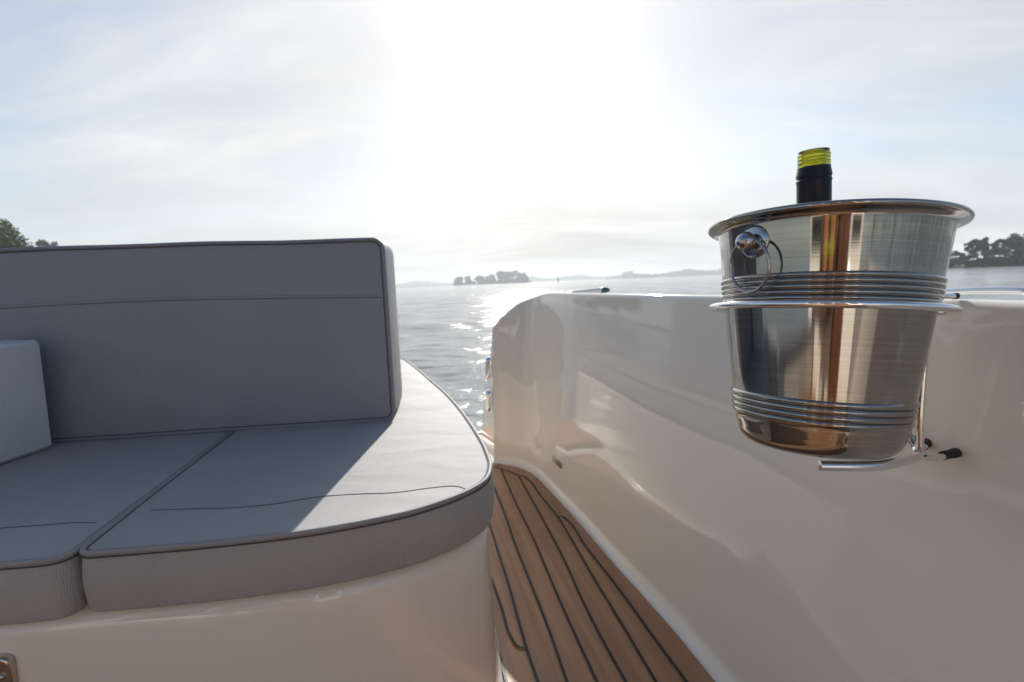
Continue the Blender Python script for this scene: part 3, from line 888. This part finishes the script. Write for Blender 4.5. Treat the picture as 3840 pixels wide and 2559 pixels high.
# island
IY = 1500
strip('island_shore', [(-360, IY+8), (-235, IY), (-170, IY-4), (-85, IY-6), (0, IY-4), (51, IY), (72, IY+5)], 60, 1.6, M['bank'])
isl = [(-.0985, 11.5, 7.6, 'leftmost round tree of the hazy island, standing alone'), (-.0775, 12, 7.2, 'second lone round tree from the left on the hazy island'),
       (-.0585, 12.5, 6.8, 'third round tree from the left on the hazy island'), (-.046, 10, 6., 'low tree in the dip of the hazy island'),
       (-.035, 13, 6.6, 'round tree just left of the tall block of the hazy island'), (-.020, 17.5, 6., 'tallest tree of the hazy island, left end of its block'),
       (-.010, 16.8, 7, 'tree inside the flat topped block of the hazy island'), (0.000, 16.8, 7, 'tree inside the flat topped block of the hazy island'),
       (.010, 16.4, 7, 'tree inside the flat topped block of the hazy island'), (.019, 14, 6, 'lower tree right of the block on the hazy island'), (.029, 14.2, 5.8, 'rightmost tree of the hazy island')]
for i, (t, h, w, lab) in enumerate(isl):
    tree('island_tree', lab, (t*IY, IY+14, .5), h*2.05, w*2.1, 1900, 2.5, M['leaf_dark'], 120+i, nb=16, low=.06, group='trees on the hazy island', limbs=2)

ib = tree('island_bush', 'low bush along the waterline of the hazy island', (-.07*IY, IY+4, .3), 9, 9, 420, 2.4, M['leaf_dark'], 150, nb=8, low=.05, group='bushes along the hazy island', limbs=2)
for i, t in enumerate((-.105, -.088, -.052, -.04, -.028, -.012, .005, .015, .024, .035)):
    s_ = g.uniform(.7, 1.15); copy_tree(ib, (t*IY, IY+4, .3), (1.3, 1., s_), g.uniform(0, 6), 'low bush along the waterline of the hazy island', 'bushes along the hazy island')

# far woods: reads as one mass
def far_woods():
    V, F = [], []
    g = np.random.default_rng(9)
    def ico():
        bm = bmesh.new(); bmesh.ops.create_icosphere(bm, subdivisions=2, radius=1)
        v = [np.array(x.co) for x in bm.verts]; bm.verts.index_update(); f = [tuple(q.index for q in x.verts) for x in bm.faces]; bm.free(); return v, f
    iv, if_ = ico()
    def run(t0, t1, y, h0, h1, step):
        t = t0
        while t < t1:
            s = (t-t0)/(t1-t0); h = (h0+(h1-h0)*s)*1.2*g.uniform(.72, 1.12)*(1+.25*math.sin(t*60)); w = g.uniform(.25, .5)*h
            c = np.array([t*y+g.uniform(-4, 4), y+g.uniform(-10, 25), h*.30]); o = len(V)
            for q in iv:
                d = 1+.3*noise.noise(Vector(q*2.3+c*.1)); V.append(c+q*np.array([w, w, h*.62])*d)
            F.extend(tuple(i+o for i in f) for f in if_)
            t += step*.38*g.uniform(.5, 1.4)
    run(-.26, -.155, 3600, 25, 30, .003); run(-.155, -.10, 3600, 30, 15, .003)
    run(.02, .25, 3700, 32, 26, .003)
    run(.19, .235, 2800, 15, 17, .003); run(.226, .236, 2500, 27, 25, .003)
    run(.24, .47, 2300, 15, 33, .0032); run(.47, .9, 2300, 31, 29, .007)
    run(-1.3, -.26, 2800, 26, 26, .009)
    o = link('distant_woods', V, F, M['leaf_dark'], None); o['kind'] = 'stuff'
    return o
far_woods()
def added_bank_woods():  # added outside the view to darken low reflections and block some sky
    g = np.random.default_rng(31); blobs = []
    for a in np.arange(50, 176, 1.6):
        d = g.uniform(150, 190)*(1+.5*math.exp(-((a-50)/9)**2)); t = R(a)
        for _ in range(3):
            h = g.uniform(4, 17); blobs.append((d*math.sin(t)+g.uniform(-4, 4), d*math.cos(t)+g.uniform(-4, 4), h, g.uniform(2.6, 4.2), g.uniform(.8, 1.2)))
    V, F = leaf_cloud(blobs, 15000, .95, g)
    o = link('added_bank_woods', V, F, M['leaf_dark'], None, smooth=False); o['kind'] = 'stuff'
added_bank_woods()
strip('far_shore', [(x, 3500) for x in range(-4000, 4001, 200)], 200, 2., M['bank'])

# channel marker
cm = thing('channel_marker', 'tiny dark channel marker post standing in the sparkling water', 'marker', (.0944*620, 620, 0))
V, F = tube([(.0944*620, 620, -.5), (.0944*620, 620, 3.2), (.0944*620, 620, 6.5)], .3, 10, radii=[.55, .5, .12]); link('post', V, F, simple('marker_paint', (.02, .04, .03), .6), cm)
V, F = tube([(.0944*620, 620, 2.2), (.0944*620, 620, 2.25), (.0944*620, 620, 4.4), (.0944*620, 620, 4.5)], 1, 10, radii=[.6, 1.0, .5, .1]); link('top_mark', V, F, bpy.data.materials['marker_paint'], cm)

# ------------------------------------------------------------------ haze
bm = bmesh.new(); bmesh.ops.create_cube(bm, size=1)
me = bpy.data.meshes.new('haze'); bm.to_mesh(me); bm.free()
hz = bpy.data.objects.new('haze', me); COL.objects.link(hz); hz['kind'] = 'stuff'
hz.scale = (9600, 9600, 46); hz.location = (0, 0, 46/2-1.8)
m = bpy.data.materials.new('haze'); m.use_nodes = True; nt = m.node_tree; nt.nodes.clear()
om = nt.nodes.new('ShaderNodeOutputMaterial'); pv = nt.nodes.new('ShaderNodeVolumePrincipled')
pv.inputs['Color'].default_value = (.90, .94, .97, 1); pv.inputs['Density'].default_value = .00038; pv.inputs['Anisotropy'].default_value = .25
lk(nt, pv.outputs[0], om.inputs['Volume']); me.materials.append(m)

# ------------------------------------------------------------------ sky, sun, camera
SUN_EL, SUN_AZ = R(28.4), R(1.4)
sd = Vector((math.sin(SUN_AZ)*math.cos(SUN_EL), math.cos(SUN_AZ)*math.cos(SUN_EL), math.sin(SUN_EL)))
W = bpy.data.worlds.new('World'); S.world = W; W.use_nodes = True; nt = W.node_tree; nt.nodes.clear()
sky = nt.nodes.new('ShaderNodeTexSky'); sky.sky_type = 'NISHITA'; sky.sun_disc = False
sky.sun_elevation = SUN_EL; sky.sun_rotation = SUN_AZ; sky.dust_density = .6; sky.air_density = 1.; sky.ozone_density = 1.2
tc = nt.nodes.new('ShaderNodeTexCoord'); gen = tc.outputs['Generated']
sep = nt.nodes.new('ShaderNodeSeparateXYZ'); lk(nt, gen, sep.inputs[0])
zz = math_n(nt, 'ADD', math_n(nt, 'MAXIMUM', sep.outputs['Z'], 0.), .22)
cmb = nt.nodes.new('ShaderNodeCombineXYZ')
lk(nt, math_n(nt, 'DIVIDE', sep.outputs['X'], zz), cmb.inputs[0]); lk(nt, math_n(nt, 'DIVIDE', sep.outputs['Y'], zz), cmb.inputs[1])
n1 = noise_tex(nt, mapping(nt, cmb.outputs[0], (.55, 1.6, 1), (0, 0, R(14))), 1.25, 7, .58, .55)
n2 = noise_tex(nt, mapping(nt, cmb.outputs[0], (.8, 1.1, 1), (0, 0, R(-20))), .75, 4, .5, .2)
cm_ = math_n(nt, 'MULTIPLY_ADD', n2.outputs['Fac'], .55, math_n(nt, 'MULTIPLY', n1.outputs['Fac'], .6))
veil = nt.nodes.new('ShaderNodeMapRange'); veil.inputs['From Min'].default_value = .42; veil.inputs['From Max'].default_value = .72
veil.inputs['To Min'].default_value = .35; veil.inputs['To Max'].default_value = 1.
lk(nt, cm_, veil.inputs['Value'])
low_ = math_n(nt, 'MULTIPLY', math_n(nt, 'POWER', math_n(nt, 'SUBTRACT', 1., math_n(nt, 'ABSOLUTE', sep.outputs['Z'])), 9.), .7)
front = nt.nodes.new('ShaderNodeMapRange'); front.interpolation_type = 'SMOOTHSTEP'; front.inputs['From Min'].default_value = -.05; front.inputs['From Max'].default_value = .85
dt = nt.nodes.new('ShaderNodeVectorMath'); dt.operation = 'DOT_PRODUCT'; dt.inputs[1].default_value = sd; lk(nt, gen, dt.inputs[0])
dm = math_n(nt, 'MAXIMUM', dt.outputs['Value'], 0.)
lk(nt, dt.outputs['Value'], front.inputs['Value'])
zf = nt.nodes.new('ShaderNodeMapRange'); zf.interpolation_type = 'SMOOTHSTEP'; zf.inputs['From Min'].default_value = .52; zf.inputs['From Max'].default_value = .82; zf.inputs['To Min'].default_value = 1.; zf.inputs['To Max'].default_value = .2
lk(nt, sep.outputs['Z'], zf.inputs['Value'])
veil_f = math_n(nt, 'MULTIPLY', math_n(nt, 'MINIMUM', math_n(nt, 'ADD', veil.outputs['Result'], low_), 1.), math_n(nt, 'MULTIPLY', front.outputs['Result'], zf.outputs['Result']))
g1_ = math_n(nt, 'MULTIPLY', math_n(nt, 'POWER', dm, 1.5), .17)
g2_ = math_n(nt, 'MULTIPLY', math_n(nt, 'POWER', dm, 140.), .15)
g3_ = math_n(nt, 'MULTIPLY', math_n(nt, 'POWER', dm, 700.), 6.)
lum = math_n(nt, 'ADD', math_n(nt, 'ADD', math_n(nt, 'ADD', g1_, g2_), g3_), math_n(nt, 'MULTIPLY_ADD', low_, .10, .125))
cc = nt.nodes.new('ShaderNodeMixRGB'); cc.blend_type = 'MULTIPLY'; cc.inputs[0].default_value = 1
tint_ = nt.nodes.new('ShaderNodeMixRGB'); tint_.inputs[1].default_value = (.88, .97, 1.08, 1); tint_.inputs[2].default_value = (1.0, .985, .955, 1)
tf = nt.nodes.new('ShaderNodeMapRange'); tf.inputs['From Min'].default_value = .55; tf.inputs['From Max'].default_value = .95; lk(nt, dm, tf.inputs['Value']); lk(nt, tf.outputs['Result'], tint_.inputs[0])
lk(nt, tint_.outputs['Color'], cc.inputs[1]); lk(nt, math_n(nt, 'MULTIPLY', lum, math_n(nt, 'MULTIPLY_ADD', n1.outputs['Fac'], 1.15, .44)), cc.inputs[2])
SK = .05
skm = nt.nodes.new('ShaderNodeMixRGB'); skm.blend_type = 'MULTIPLY'; skm.inputs[0].default_value = 1; skm.inputs[2].default_value = (SK, SK, SK, 1)
lk(nt, sky.outputs['Color'], skm.inputs[1])
mx = nt.nodes.new('ShaderNodeMixRGB'); lk(nt, veil_f, mx.inputs[0]); lk(nt, skm.outputs['Color'], mx.inputs[1]); lk(nt, cc.outputs['Color'], mx.inputs[2])
bg = nt.nodes.new('ShaderNodeBackground'); lk(nt, mx.outputs['Color'], bg.inputs['Color']); bg.inputs['Strength'].default_value = 1.
ow = nt.nodes.new('ShaderNodeOutputWorld'); lk(nt, bg.outputs[0], ow.inputs['Surface'])

sl = bpy.data.lights.new('sun', 'SUN'); sl.energy = 2.0; sl.angle = R(.53); sl.color = (1, .955, .89)
so = bpy.data.objects.new('sun', sl); COL.objects.link(so); so.location = (0, 0, 30); so.rotation_euler = sd.to_track_quat('Z', 'Y').to_euler()

cam = bpy.data.cameras.new('camera'); co = bpy.data.objects.new('camera', cam); COL.objects.link(co); S.camera = co
cam.sensor_width = 36; cam.lens = 1176/2353*36; cam.clip_start = .02; cam.clip_end = 9000
p_, r_ = R(6.4716), R(2.25)
Fw = Vector((0, math.cos(p_), -math.sin(p_))); Rt = Vector((1, 0, 0)); Up = Rt.cross(Fw)
Rr = Rt*math.cos(r_)-Up*math.sin(r_); Ur = Up*math.cos(r_)+Rt*math.sin(r_)
co.matrix_world = Matrix((( Rr.x, Ur.x, -Fw.x, 0), (Rr.y, Ur.y, -Fw.y, 0), (Rr.z, Ur.z, -Fw.z, CZ), (0, 0, 0, 1)))
cam.dof.use_dof = True; cam.dof.focus_distance = .47; cam.dof.aperture_fstop = 10

S.view_settings.view_transform = 'Standard'; S.view_settings.look = 'None'; S.view_settings.exposure = 1.55; S.view_settings.gamma = 1
S.render.engine = 'CYCLES'
S.cycles.use_denoising = True
S.cycles.max_bounces = 10; S.cycles.glossy_bounces = 6; S.cycles.transmission_bounces = 10; S.cycles.volume_bounces = 0
S.cycles.sample_clamp_indirect = 8
